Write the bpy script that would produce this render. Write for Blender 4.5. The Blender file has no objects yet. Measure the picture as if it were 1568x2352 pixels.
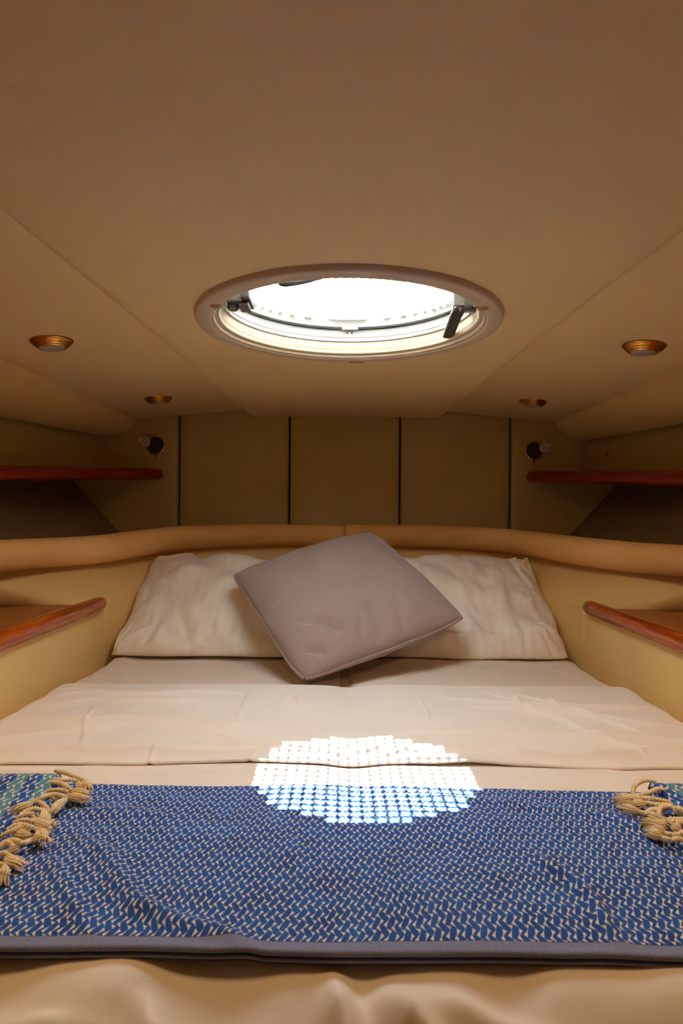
import bpy, math, random
import numpy as np
from mathutils import Vector, Matrix

random.seed(7); rng = np.random.RandomState(7)
scn = bpy.context.scene
COL = scn.collection
H = 1.25            # eye height above the cabin sole; every shape below is written relative to eye height
F = 1480.0          # focal length in pixels of the 1568-wide frame

# ------------------------------------------------------------------ camera
cd = bpy.data.cameras.new('camera'); cam = bpy.data.objects.new('camera', cd); COL.objects.link(cam)
cd.sensor_fit = 'HORIZONTAL'; cd.sensor_width = 24.0; cd.lens = 24.0*F/1568.0
cd.clip_start = 0.02
cam.location = (-0.010, 0, H); cam.rotation_euler = (math.radians(90), math.radians(-0.45), 0)
cd.dof.use_dof = True; cd.dof.focus_distance = 1.35; cd.dof.aperture_fstop = 11.0
scn.camera = cam

# ------------------------------------------------------------------ world, sun, lamps, exposure
w = bpy.data.worlds.new('sky'); scn.world = w; w.use_nodes = True
bg = w.node_tree.nodes['Background']; bg.inputs[0].default_value = (0.92, 0.95, 1.0, 1); bg.inputs[1].default_value = 52.0

def lamp(name, kind, loc, energy, color, **k):
    l = bpy.data.lights.new(name, kind); l.energy = energy; l.color = color
    for a, b in k.items(): setattr(l, a, b)
    o = bpy.data.objects.new(name, l); COL.objects.link(o); o.location = loc
    return o
SUN_DIR = Vector((0.026, -0.227, -0.78)).normalized()
sun = lamp('sun', 'SUN', (0, 3, 5), 270.0, (1.0, 0.97, 0.92), angle=math.radians(0.53))
sun.rotation_euler = SUN_DIR.to_track_quat('-Z', 'Y').to_euler()
# daylight portal in the hatch opening (guides sky sampling, gives off nothing itself)
po = lamp('hatch_portal', 'AREA', (0.006, 1.152, H+0.43), 1.0, (1, 1, 1), shape='RECTANGLE', size=0.5, size_y=0.5)
po.data.cycles.is_portal = True
# unseen warm fill added behind the camera; the back wall has no doorway
sl = lamp('warm_rear_fill', 'AREA', (0, -1.0, H-0.30), 0.4, (1.0, 0.66, 0.34), shape='RECTANGLE', size=0.7, size_y=0.5)
sl.rotation_euler = (math.radians(90), 0, 0)
# the two warm cabin downlights that are switched on, next in the two rows, overhead beside the camera
for s_ in (-1, 1):
    lamp('cabin_downlight', 'AREA', (s_*0.598, 0.63, H+0.322), 1.9, (1.0, 0.60, 0.25), shape='DISK', size=0.16)

vs = scn.view_settings
scn.display_settings.display_device = 'sRGB'
vs.view_transform = 'Standard'; vs.look = 'None'; vs.gamma = 1.0; vs.use_curve_mapping = False
vs.exposure = 0.28
scn.cycles.use_denoising = True
scn.cycles.max_bounces = 14; scn.cycles.diffuse_bounces = 8; scn.cycles.transparent_max_bounces = 16
scn.cycles.sample_clamp_indirect = 6.0

# ------------------------------------------------------------------ node expression helper
class X:
    def __init__(s, nt, v): s.nt = nt; s.v = v
    def _op(s, op, *a):
        n = s.nt.nodes.new('ShaderNodeMath'); n.operation = op
        for i, q in enumerate((s,)+a):
            q = q.v if isinstance(q, X) else q
            if isinstance(q, (int, float)): n.inputs[i].default_value = q
            else: s.nt.links.new(q, n.inputs[i])
        return X(s.nt, n.outputs[0])
    def __add__(s, o): return s._op('ADD', o)
    def __sub__(s, o): return s._op('SUBTRACT', o)
    def __mul__(s, o): return s._op('MULTIPLY', o)
    def __truediv__(s, o): return s._op('DIVIDE', o)
    def frac(s): return s._op('FRACT')
    def floor(s): return s._op('FLOOR')
    def abs(s): return s._op('ABSOLUTE')
    def sin(s): return s._op('SINE')
    def min(s, o): return s._op('MINIMUM', o)
    def max(s, o): return s._op('MAXIMUM', o)
    def gt(s, o): return s._op('GREATER_THAN', o)
    def clamp01(s): return s.max(0.0).min(1.0)

def new_mat(name, color=(.8, .8, .8), rough=.6, metal=0.0, coat=0.0, sheen=0.0, spec=.5):
    m = bpy.data.materials.new(name); m.use_nodes = True
    b = m.node_tree.nodes['Principled BSDF']
    b.inputs['Base Color'].default_value = (*color, 1); b.inputs['Roughness'].default_value = rough
    b.inputs['Metallic'].default_value = metal; b.inputs['Coat Weight'].default_value = coat
    b.inputs['Coat Roughness'].default_value = 0.12
    b.inputs['Sheen Weight'].default_value = sheen; b.inputs['Specular IOR Level'].default_value = spec
    return m, m.node_tree, b
def node(nt, t, **k):
    n = nt.nodes.new(t)
    for a, v in k.items(): setattr(n, a, v)
    return n
def coords(nt, which='Object', scale=(1, 1, 1)):
    tc = node(nt, 'ShaderNodeTexCoord'); mp = node(nt, 'ShaderNodeMapping'); mp.inputs['Scale'].default_value = scale
    nt.links.new(tc.outputs[which], mp.inputs[0]); return mp.outputs[0]
def noise(nt, vec, scale, detail=4, rough=.55):
    n = node(nt, 'ShaderNodeTexNoise'); n.inputs['Scale'].default_value = scale
    n.inputs['Detail'].default_value = detail; n.inputs['Roughness'].default_value = rough
    nt.links.new(vec, n.inputs['Vector']); return n.outputs['Fac']
def ramp(nt, fac, stops):
    r = node(nt, 'ShaderNodeValToRGB'); nt.links.new(fac, r.inputs[0]); e = r.color_ramp.elements
    while len(e) > 2: e.remove(e[-1])
    for i, (p, c) in enumerate(stops):
        q = e[i] if i < 2 else e.new(p)
        q.position = p; q.color = (*c, 1)
    return r.outputs[0]
def bump(nt, b, fac, strength, dist):
    n = node(nt, 'ShaderNodeBump'); n.inputs['Strength'].default_value = strength; n.inputs['Distance'].default_value = dist
    nt.links.new(fac, n.inputs['Height']); nt.links.new(n.outputs[0], b.inputs['Normal']); return n
def mixc(nt, fac, a, c):
    n = node(nt, 'ShaderNodeMix', data_type='RGBA')
    nt.links.new(fac.v if isinstance(fac, X) else fac, n.inputs[0])
    for i, q in ((6, a), (7, c)):
        if isinstance(q, tuple): n.inputs[i].default_value = (*q, 1)
        else: nt.links.new(q, n.inputs[i])
    return n.outputs[2]

def vinyl(name, c1, c2, rough=.55, sc=900, st=.25):
    m, nt, b = new_mat(name, c1, rough)
    v = coords(nt); nt.links.new(ramp(nt, noise(nt, v, 3.5, 6), [(.35, c1), (.7, c2)]), b.inputs['Base Color'])
    bump(nt, b, noise(nt, v, sc, 3), st, .0006); return m
M = {}
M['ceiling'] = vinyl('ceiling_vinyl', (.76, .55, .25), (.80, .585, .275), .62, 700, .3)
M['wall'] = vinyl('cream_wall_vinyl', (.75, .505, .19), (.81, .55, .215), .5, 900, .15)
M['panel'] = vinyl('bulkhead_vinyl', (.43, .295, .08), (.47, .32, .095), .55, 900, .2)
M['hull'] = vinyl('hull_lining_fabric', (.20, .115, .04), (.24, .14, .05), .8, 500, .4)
M['suede'] = vinyl('tan_bolster_suede', (.66, .345, .09), (.79, .45, .165), .75, 600, .4)
M['plastic'] = vinyl('beige_trim_plastic', (.60, .47, .30), (.63, .50, .33), .4, 400, .05)
M['liner'] = vinyl('cream_liner_gelcoat', (.70, .58, .37), (.73, .61, .40), .22, 300, .03)
M['white'] = vinyl('white_hatch_frame', (.62, .60, .56), (.66, .64, .61), .35, 300, .03)
M['dark'] = new_mat('dark_gap', (.02, .012, .006), .8)[0]
M['black'] = new_mat('black_rubber', (.018, .017, .016), .45)[0]
M['handle'] = new_mat('dark_brown_plastic', (.035, .022, .016), .4)[0]
M['floor'] = vinyl('cabin_sole', (.25, .13, .05), (.35, .19, .08), .5, 80, .2)
M['deck'] = vinyl('deck_gelcoat', (.75, .75, .73), (.8, .8, .78), .5, 80, .2)
M['rust'] = new_mat('brown_cap', (.30, .14, .04), .5)[0]

def wood():
    m, nt, b = new_mat('varnished_cherry', (.3, .07, .02), .22, coat=.6)
    v = coords(nt, 'UV', (1.2, 26, 1)); n = noise(nt, v, 3.0, 7, .6)
    v2 = coords(nt, 'UV', (4, 3, 1)); n2 = noise(nt, v2, 2.0, 3)
    c = ramp(nt, n, [(.30, (.07, .006, .001)), (.5, (.26, .03, .003)), (.7, (.62, .17, .015))])
    c2 = mixc(nt, X(nt, n2)*.45, c, (.45, .09, .008)); 
    nt.links.new(c2, b.inputs['Base Color']); bump(nt, b, n, .08, .001); return m
M['wood'] = wood()
def darkwood():
    m, nt, b = new_mat('red_mahogany', (.2, .02, .01), .25, coat=.5)
    v = coords(nt, 'UV', (1.2, 24, 1)); n = noise(nt, v, 3.0, 6, .6)
    nt.links.new(ramp(nt, n, [(.3, (.10, .004, .002)), (.7, (.26, .011, .004))]), b.inputs['Base Color']); return m
M['darkwood'] = darkwood()
def shelfboard():
    m, nt, b = new_mat('shelf_veneer', (.3, .12, .04), .4)
    v = coords(nt, 'Object', (14, 1.2, 1)); n = noise(nt, v, 4.0, 6)
    nt.links.new(ramp(nt, n, [(.3, (.26, .078, .012)), (.7, (.42, .15, .028))]), b.inputs['Base Color']); return m
M['board'] = shelfboard()
def brass(name, c, r):
    m, nt, b = new_mat(name, c, r, 1.0)
    v = coords(nt); nt.links.new(ramp(nt, noise(nt, v, 60, 4), [(.3, c), (.8, tuple(q*.6 for q in c))]), b.inputs['Base Color']); return m
M['brass'] = brass('aged_brass', (.72, .34, .07), .28)
M['gold'] = brass('polished_gold', (.85, .60, .32), .14)
M['steel'] = new_mat('grey_cast_metal', (.17, .16, .12), .45)[0]
M['frost'] = new_mat('frosted_lens', (.42, .38, .33), .35)[0]
def glass(name, tint, gl, rough=.05):
    m = bpy.data.materials.new(name); m.use_nodes = True; nt = m.node_tree; nt.nodes.clear()
    o = node(nt, 'ShaderNodeOutputMaterial'); t = node(nt, 'ShaderNodeBsdfTransparent'); g = node(nt, 'ShaderNodeBsdfGlossy')
    t.inputs[0].default_value = (*tint, 1); g.inputs['Roughness'].default_value = rough
    mx = node(nt, 'ShaderNodeMixShader'); mx.inputs[0].default_value = gl
    nt.links.new(t.outputs[0], mx.inputs[1]); nt.links.new(g.outputs[0], mx.inputs[2]); nt.links.new(mx.outputs[0], o.inputs[0]); return m
M['glass'] = glass('hatch_acrylic', (.93, .95, .95), .06)
def cover():
    m = bpy.data.materials.new('white_mesh_cover'); m.use_nodes = True; nt = m.node_tree; nt.nodes.clear()
    o = node(nt, 'ShaderNodeOutputMaterial'); t = node(nt, 'ShaderNodeBsdfTranslucent'); g = node(nt, 'ShaderNodeBsdfDiffuse')
    t.inputs[0].default_value = (.9, .89, .86, 1); g.inputs[0].default_value = (.8, .8, .8, 1)
    mx = node(nt, 'ShaderNodeMixShader'); mx.inputs[0].default_value = .7
    nt.links.new(t.outputs[0], mx.inputs[1]); nt.links.new(g.outputs[0], mx.inputs[2]); nt.links.new(mx.outputs[0], o.inputs[0]); return m
M['cover'] = cover()

def linen(name, c1, c2, stripes=0.0, st=.2):
    m, nt, b = new_mat(name, c1, .75, sheen=.15, spec=.3)
    v = coords(nt, 'UV'); n = noise(nt, v, 9, 5)
    c = ramp(nt, n, [(.3, c1), (.7, c2)])
    hgt = noise(nt, v, 1400, 2)
    if stripes:
        s = node(nt, 'ShaderNodeSeparateXYZ'); nt.links.new(v, s.inputs[0]); u = X(nt, s.outputs[0])
        band = ((u*stripes).frac()-.5).abs()*4.0-.5
        band = band.clamp01()
        c = mixc(nt, band*.10, c, (.55, .46, .36))
        nt.links.new((band*-.25+.78).v, b.inputs['Roughness'])
    nt.links.new(c, b.inputs['Base Color']); 
    n3 = noise(nt, v, 26, 6, .6); bump(nt, b, (X(nt, n3)*1.0+X(nt, hgt)*.06).v, st, .004); return m
M['sheet'] = linen('white_cotton_sheet', (.80, .74, .67), (.83, .775, .71), 0, .25)
M['fitted'] = linen('white_fitted_sheet', (.70, .60, .495), (.73, .635, .535), 0, .22)
M['pillow'] = linen('white_satin_stripe_pillowcase', (.79, .71, .60), (.83, .76, .66), 40, .2)

def taupe():
    m, nt, b = new_mat('taupe_herringbone', (.3, .25, .25), .9, sheen=.3, spec=.2)
    v = coords(nt, 'UV'); s = node(nt, 'ShaderNodeSeparateXYZ'); nt.links.new(v, s.inputs[0])
    u, vv = X(nt, s.outputs[0]), X(nt, s.outputs[1])
    zz = ((u*58.0).frac()-.5).abs()*2.2
    l = ((vv*290.0+zz*1.6).frac()-.5).abs()*2.0
    n = noise(nt, v, 420, 3); n2 = noise(nt, v, 5, 3)
    f = (l*.6+X(nt, n)*.7-.15).clamp01()
    c = mixc(nt, f, (.19, .137, .122), (.43, .335, .30))
    c = mixc(nt, X(nt, n2)*.2, c, (.30, .21, .17)); nt.links.new(c, b.inputs['Base Color'])
    bump(nt, b, (l+X(nt, n)).v, .35, .0006); return m
M['taupe'] = taupe()

def weave(name, teal=False):
    m, nt, b = new_mat(name, (.02, .06, .3), .8, sheen=.05, spec=.25)
    v = coords(nt, 'UV'); s = node(nt, 'ShaderNodeSeparateXYZ'); nt.links.new(v, s.inputs[0])
    CW, CH = .0136, .0172
    dn = node(nt, 'ShaderNodeTexNoise'); dn.inputs['Scale'].default_value = 9; nt.links.new(v, dn.inputs['Vector'])
    ds = node(nt, 'ShaderNodeSeparateColor'); nt.links.new(dn.outputs['Color'], ds.inputs[0])
    U = X(nt, s.outputs[0])*(1/CW)+(X(nt, ds.outputs[0])-.5)*1.0
    V = X(nt, s.outputs[1])*(1/CH)+(X(nt, ds.outputs[1])-.5)*1.0
    cx, cy = 170.0, 130.0
    W = [((.265, .54), (.56, 1.0)), ((.65, .154), (.365, .40)), ((1.12, 1.0), (.85, .54)), ((.765, .54), (1.03, .154))]
    tot = None
    for fat, tail in W:
        mu, mv = (fat[0]+tail[0])/2, (fat[1]+tail[1])/2
        dx, dy = (fat[0]-tail[0])*cx, (fat[1]-tail[1])*cy; L = math.hypot(dx, dy)*1.0; ux, uy = dx/math.hypot(dx, dy), dy/math.hypot(dx, dy)
        lx = ((U-(mu-.5)).frac()-.5)*cx; ly = ((V-(mv-.5)).frac()-.5)*cy
        t = (lx*ux+ly*uy)/L+.5
        sd = (lx*(-uy)+ly*ux).abs()
        wd = (t*t*13.0+t*6.5+1.8)-sd
        e = wd.min((t-1.0)*(-L)).min(t*L)
        e = (e*.22+.3).clamp01()
        tot = e if tot is None else tot.max(e)
    n = noise(nt, v, 900, 2); n2 = noise(nt, v, 30, 3)
    blue = ramp(nt, n2, [(.3, (.002, .050, .25)), (.7, (.005, .10, .44))])
    if teal:
        band = ((U*.5+V*.12).frac()-.5).gt(0.0)
        blue = mixc(nt, band, blue, (.08, .26, .37))
    purple = mixc(nt, ((V*2.0+U*3.0).frac()-.5).abs()*.3, blue, (.035, .018, .16))
    c = mixc(nt, (tot*1.0)*(X(nt, n)*.5+.72).clamp01(), purple, (.78, .70, .54))
    nt.links.new(c, b.inputs['Base Color'])
    bump(nt, b, (tot*.5+X(nt, n)*.6+(V*6.0).sin()*.15).v, .5, .0008); return m
M['weave'] = weave('blue_zigzag_weave'); M['teal'] = weave('teal_zigzag_weave', True)
def hem():
    m, nt, b = new_mat('grey_blue_hem_weave', (.2, .2, .3), .85)
    v = coords(nt, 'UV'); s = node(nt, 'ShaderNodeSeparateXYZ'); nt.links.new(v, s.inputs[0])
    u, vv = X(nt, s.outputs[0]), X(nt, s.outputs[1])
    k = ((u*520.0+((vv*700.0).floor())*.5).frac()-.5).gt(-.12)
    n = noise(nt, v, 400, 2)
    c = mixc(nt, k*(X(nt, n)*.8+.35).clamp01(), (.025, .06, .30), (.38, .40, .44)); nt.links.new(c, b.inputs['Base Color']); return m
M['hem'] = hem()
M['edge'] = new_mat('navy_cloth_edge', (.012, .016, .07), .9)[0]
def cord():
    m, nt, b = new_mat('cream_cotton_cord', (.7, .55, .33), .85, sheen=.3, spec=.2)
    v = coords(nt); n = noise(nt, v, 260, 4)
    nt.links.new(ramp(nt, n, [(.25, (.70, .56, .33)), (.7, (.88, .77, .54))]), b.inputs['Base Color']); bump(nt, b, n, .4, .0008); return m
M['cord'] = cord()

# ------------------------------------------------------------------ mesh helpers
def link(name, me, parent=None, mat=None, **props):
    o = bpy.data.objects.new(name, me); COL.objects.link(o)
    if mat is not None and me is not None: me.materials.append(M[mat] if isinstance(mat, str) else mat)
    if parent is not None: o.parent = parent
    for k, v in props.items(): o[k] = v
    return o
def mesh(name, verts, faces, uv=None, smooth=True, off=(0, 0, 0), raw=False):
    me = bpy.data.meshes.new(name)
    vv = np.asarray(verts, float).copy()
    if not raw: vv[:, 2] += H
    vv -= np.asarray(off)
    me.from_pydata(vv.tolist(), [], faces if isinstance(faces, list) else faces.tolist())
    if uv is not None:
        ul = me.uv_layers.new(name='UVMap'); li = np.empty(len(me.loops), int); me.loops.foreach_get('vertex_index', li)
        ul.data.foreach_set('uv', np.asarray(uv, float)[li].ravel())
    if smooth: me.polygons.foreach_set('use_smooth', [True]*len(me.polygons))
    me.update(); return me
def gfaces(n, m, wrap=False, flip=False):
    i, j = np.meshgrid(np.arange(n-1), np.arange(m if wrap else m-1), indexing='ij'); i = i.ravel(); j = j.ravel(); k = (j+1) % m
    f = np.stack([i*m+j, (i+1)*m+j, (i+1)*m+k, i*m+k], 1)
    return f[:, ::-1] if flip else f
def grid(name, P, mat, parent=None, uv=None, wrap=False, flip=False, solid=0, caps=False, smooth=True, **props):
    """P: n x m x 3 array, relative to eye height (world for the rest)"""
    n, m = P.shape[:2]; f = gfaces(n, m, wrap, flip).tolist()
    if caps: f += [list(range(m))[::(1 if not flip else -1)], [(n-1)*m+j for j in range(m)][::(-1 if not flip else 1)]]
    if uv is None:
        a = np.linalg.norm(np.diff(P, axis=0), axis=2).mean(1).cumsum(); b = np.linalg.norm(np.diff(P, axis=1), axis=2).mean(0).cumsum()
        a = np.r_[0, a]; b = np.r_[0, b]; uv = np.stack(np.meshgrid(a, b, indexing='ij'), -1)
    off = parent_loc(parent)
    me = mesh(name, P.reshape(-1, 3), f, uv.reshape(-1, 2), smooth, off)
    o = link(name, me, parent, mat, **props)
    if solid:
        md = o.modifiers.new('thickness', 'SOLIDIFY'); md.thickness = abs(solid); md.offset = 1 if solid > 0 else -1
    return o
def parent_loc(p):
    v = np.zeros(3)
    while p is not None: v += np.array(p.location); p = p.parent
    return v
def thing(name, loc, **props):
    o = bpy.data.objects.new(name, None); o.empty_display_size = .05; COL.objects.link(o)
    o.location = (loc[0], loc[1], loc[2]+H)
    for k, v in props.items(): o[k] = v
    return o
def box(name, lo, hi, mat, parent=None, bev=0.0, rot=None, **props):
    lo, hi = np.array(lo, float), np.array(hi, float)
    v = [(x, y, z) for x in (0, 1) for y in (0, 1) for z in (0, 1)]
    v = [lo+(hi-lo)*np.array(q) for q in v]
    f = [[0, 1, 3, 2], [4, 6, 7, 5], [0, 4, 5, 1], [2, 3, 7, 6], [0, 2, 6, 4], [1, 5, 7, 3]]
    if rot is not None:
        c = (lo+hi)/2; R = np.array(rot); v = [c+R@(q-c) for q in v]
    o = link(name, mesh(name, v, f, smooth=False, off=parent_loc(parent)), parent, mat, **props)
    if bev:
        md = o.modifiers.new('bevel', 'BEVEL'); md.width = bev; md.segments = 3
    return o
def lathe(name, prof, c, mat, parent=None, axis=(0, 0, 1), seg=64, **props):
    """prof: list of (radius, height along axis)"""
    ax = Vector(axis).normalized(); q = ax.to_track_quat('Z', 'Y').to_matrix(); R = np.array(q)
    a = np.linspace(0, 2*math.pi, seg, endpoint=False); P = np.zeros((len(prof), seg, 3))
    for i, (r, h) in enumerate(prof): P[i] = np.stack([r*np.cos(a), r*np.sin(a), np.full(seg, h)], 1)@R.T+np.array(c)
    return grid(name, P, mat, parent, wrap=True, **props)
def catmull(pts, per=8):
    p = np.asarray(pts, float); p = np.vstack([2*p[0]-p[1], p, 2*p[-1]-p[-2]]); out = []
    for i in range(1, len(p)-2):
        for k in range(per):
            t = k/per; a, b, c, d = p[i-1:i+3]
            out.append(.5*((2*b)+(c-a)*t+(2*a-5*b+4*c-d)*t*t+(-a+3*b-3*c+d)*t**3))
    out.append(p[-2]); return np.array(out)
def tube(name, path, rad, mat, parent=None, seg=16, sx=1.0, lobes=0, twist=0.0, depth=.25, caps=True, up=(0, 0, 1), **props):
    p = np.asarray(path, float); n = len(p); T = np.gradient(p, axis=0); T /= np.linalg.norm(T, axis=1)[:, None]+1e-12
    up = np.array(up, float); A = np.cross(T, up); A /= np.linalg.norm(A, axis=1)[:, None]+1e-12; B = np.cross(A, T)
    rad = np.broadcast_to(np.asarray(rad, float), (n,)); s = np.r_[0, np.linalg.norm(np.diff(p, axis=0), axis=1).cumsum()]
    a = np.linspace(0, 2*math.pi, seg, endpoint=False)
    P = np.zeros((n, seg, 3))
    for i in range(n):
        r = rad[i]*np.ones(seg)
        if lobes: r = r*(1-depth+depth*2*np.abs(np.cos(lobes*(a)/2-twist*s[i])))
        P[i] = p[i]+np.outer(r*np.cos(a)*sx, A[i])+np.outer(r*np.sin(a), B[i])
    uv = np.stack(np.meshgrid(s, a/6.283*rad.mean()*6.28, indexing='ij'), -1)
    return grid(name, P, mat, parent, uv=uv, wrap=True, caps=caps, **props)
def ends(n, frac=.06):
    t = np.linspace(0, 1, n); e = np.minimum(t, 1-t)/frac; e = np.clip(e, 0, 1); return np.sqrt(np.clip(1-(1-e)**2, 0.0, 1))*.98+.02

# value noise in numpy
_G = rng.rand(64, 64)*2-1
def vn(x, y, f, seed=0):
    x = x*f+seed*17.3+100; y = y*f+seed*9.7+100; xi = np.floor(x).astype(int); yi = np.floor(y).astype(int)
    fx = x-xi; fy = y-yi; fx = fx*fx*(3-2*fx); fy = fy*fy*(3-2*fy); g = lambda a, b: _G[a % 64, b % 64]
    return (g(xi, yi)*(1-fx)+g(xi+1, yi)*fx)*(1-fy)+(g(xi, yi+1)*(1-fx)+g(xi+1, yi+1)*fx)*fy
def ridge(x, y, x0, y0, x1, y1, wdt, hgt, wob=.01, seed=0, asym=0):
    """a crease running from (x0,y0) to (x1,y1)"""
    dx, dy = x1-x0, y1-y0; L = math.hypot(dx, dy); t = ((x-x0)*dx+(y-y0)*dy)/L/L
    s = (-(x-x0)*dy+(y-y0)*dx)/L+wob*vn(t*L, 0*t, 14, seed)
    e = np.clip(np.minimum(t, 1-t)*4+.15, 0, 1); e = np.where((t < -.04) | (t > 1.04), 0, e)
    return hgt*e*np.exp(-(s/wdt)**2)*(1+asym*np.tanh(s/wdt))

# ------------------------------------------------------------------ setting: outer shell
HC = (0.0, 1.152)       # centre of the hatch
def holed(name, outline, z_of_ring, hole_r, mat, parent=None, rings=None, **props):
    out = np.asarray(outline, float); c = np.array(HC); d = out-c; L = np.linalg.norm(d, axis=1); u = d/L[:, None]
    P = [np.c_[c+u*hole_r, np.full(len(out), z_of_ring[0][1])]]
    for k, z in z_of_ring[1:]:
        if k >= 0: q = c+u*(hole_r+(L-hole_r)*k)[:, None]
        else: q = c+u*(L+k)[:, None]
        P.append(np.c_[q, np.full(len(out), z)])
    return grid(name, np.array(P), mat, parent, wrap=True, **props)
def dense(poly, step=.04):
    out = []
    for a, b in zip(poly, poly[1:]+poly[:1]):
        n = max(2, int(math.dist(a, b)/step)); out += [(a[0]+(b[0]-a[0])*i/n, a[1]+(b[1]-a[1])*i/n) for i in range(n)]
    return out
BK = -1.25
deck_poly = dense([(-1.7, BK-.1), (1.7, BK-.1), (1.7, 2.6), (-1.7, 2.6)], .08)
holed('light_seal_1', deck_poly, [(0, .40), (1, .40)], .246, 'deck', kind='structure', solid=.03)  # unseen deck slab, added to block daylight everywhere except the hatch
shell = [('light_seal_2', (-1.72, BK-.12, -H), (-1.69, 2.62, .42)), ('light_seal_3', (1.69, BK-.12, -H), (1.72, 2.62, .42)), ('light_seal_4', (-1.7, 2.59, -H), (1.7, 2.62, .42))]  # unseen outer box, added so no sun streaks leak through the lining gaps
for n_, lo, hi in shell: box(n_, lo, hi, 'deck', kind='structure')
box('wall_back', (-1.7, BK-.03, -H), (1.7, BK, .42), 'wall', kind='structure')
box('floor', (-1.7, BK-.1, -H-.03), (1.7, 2.6, -H), 'floor', kind='structure')

# ------------------------------------------------------------------ ceiling
ceil = thing('ceiling', (0, .6, .36), kind='structure')
def seam_x(y): return .4126-.0438*(y-.779)
sx0 = seam_x(BK)
arc = []
xe = seam_x(2.345); r_ = .045
for k in range(9):
    a = k/8*math.pi/2; arc.append((xe-r_+r_*math.cos(a), 2.345-r_+r_*math.sin(a)))
poly = [(-sx0, BK), (sx0, BK)]+arc+[(-x, y) for x, y in arc[::-1]]
dp = dense(poly, .05)
ZP = .341
holed('ceiling_panel', dp, [(0, ZP), (.25, ZP), (.5, ZP), (-.034, ZP), (-.024, ZP+.0012), (-.014, ZP+.004), (-.006, ZP+.0085), (-.0015, ZP+.014), (0, ZP+.032)], .246, 'ceiling', ceil)
def zside(x): return .363-.0976*(abs(x)-.374)
for s in (-1, 1):
    ys = np.r_[np.linspace(BK, 2.30, 35), 2.314, 2.322, 2.327, 2.3295, 2.330]; ye = np.r_[np.zeros(35), .0004, .0018, .0045, .0085, .02]; ts = np.linspace(0, 1, 10)
    P = np.zeros((40, 10, 3))
    for i, y in enumerate(ys):
        xs = (seam_x(y)-.03)+(.75-seam_x(y)+.03)*ts
        P[i] = np.stack([s*xs, np.full(10, y), zside(xs)+ye[i]], 1)
    # soft rolled outer edge
    ex = np.zeros((40, 3, 3)); 
    for k, (dx, dz) in enumerate(((.006, .001), (.010, .005), (.011, .02))): ex[:, k] = P[:, -1]+np.array([s*dx, 0, dz])
    grid('ceiling_side_panel', np.concatenate([P, ex], 1), 'ceiling', ceil, flip=(s < 0))

# ------------------------------------------------------------------ front wall with five padded panels
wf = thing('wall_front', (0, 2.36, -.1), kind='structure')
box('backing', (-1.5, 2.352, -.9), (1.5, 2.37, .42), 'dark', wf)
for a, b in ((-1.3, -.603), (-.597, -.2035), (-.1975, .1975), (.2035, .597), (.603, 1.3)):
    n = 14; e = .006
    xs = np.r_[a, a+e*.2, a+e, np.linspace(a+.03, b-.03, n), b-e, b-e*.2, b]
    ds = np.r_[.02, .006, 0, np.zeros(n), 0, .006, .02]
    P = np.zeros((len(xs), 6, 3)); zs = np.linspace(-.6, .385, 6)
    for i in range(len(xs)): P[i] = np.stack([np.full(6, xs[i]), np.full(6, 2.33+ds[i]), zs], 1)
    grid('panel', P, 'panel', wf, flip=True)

# ------------------------------------------------------------------ side walls
T_ = [(0, 2.262), (.25, 2.262), (.44, 2.225), (.57, 2.135), (.662, 2.00), (.752, 1.825), (.83, 1.715), (.905, 1.615), (1.0, 1.47), (1.15, 1.24), (1.31, .91), (1.36, .3), (1.36, BK)]
SU = [(0, 2.20), (.25, 2.20), (.42, 2.16), (.54, 2.02), (.60, 1.85), (.637, 1.72), (.665, 1.672), (.75, 1.655), (.9, 1.63), (1.08, 1.47), (1.2, 1.1), (1.25, .3), (1.25, BK)]
SL = SU[:6]+[(.640, 1.60), (.642, 1.50), (.643, 1.35), (.645, 1.15), (.66, .85), (.70, .4), (.75, BK)]
BL = [(0, 2.15), (.25, 2.15), (.42, 2.10), (.53, 1.98), (.595, 1.83), (.632, 1.69), (.638, 1.60), (.640, 1.50), (.641, 1.35), (.643, 1.15), (.66, .85), (.70, .4), (.75, BK)]
CT, CU, CL, CB = [catmull(q, 10) for q in (T_, SU, SL, BL)]
JI = 50
def loft(curves, zs, i0, i1, s):
    n = i1-i0+1; P = []
    for k in range(len(curves)-1):
        for t in np.linspace(0, 1, 7)[(0 if k == 0 else 1):]:
            q = curves[k][i0:i1+1]*(1-t)+curves[k+1][i0:i1+1]*t
            z = zs[k]*(1-t)+zs[k+1]*t
            P.append(np.c_[q[:, 0]*s, q[:, 1], np.full(n, z)])
    return np.array(P).transpose(1, 0, 2)
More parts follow.
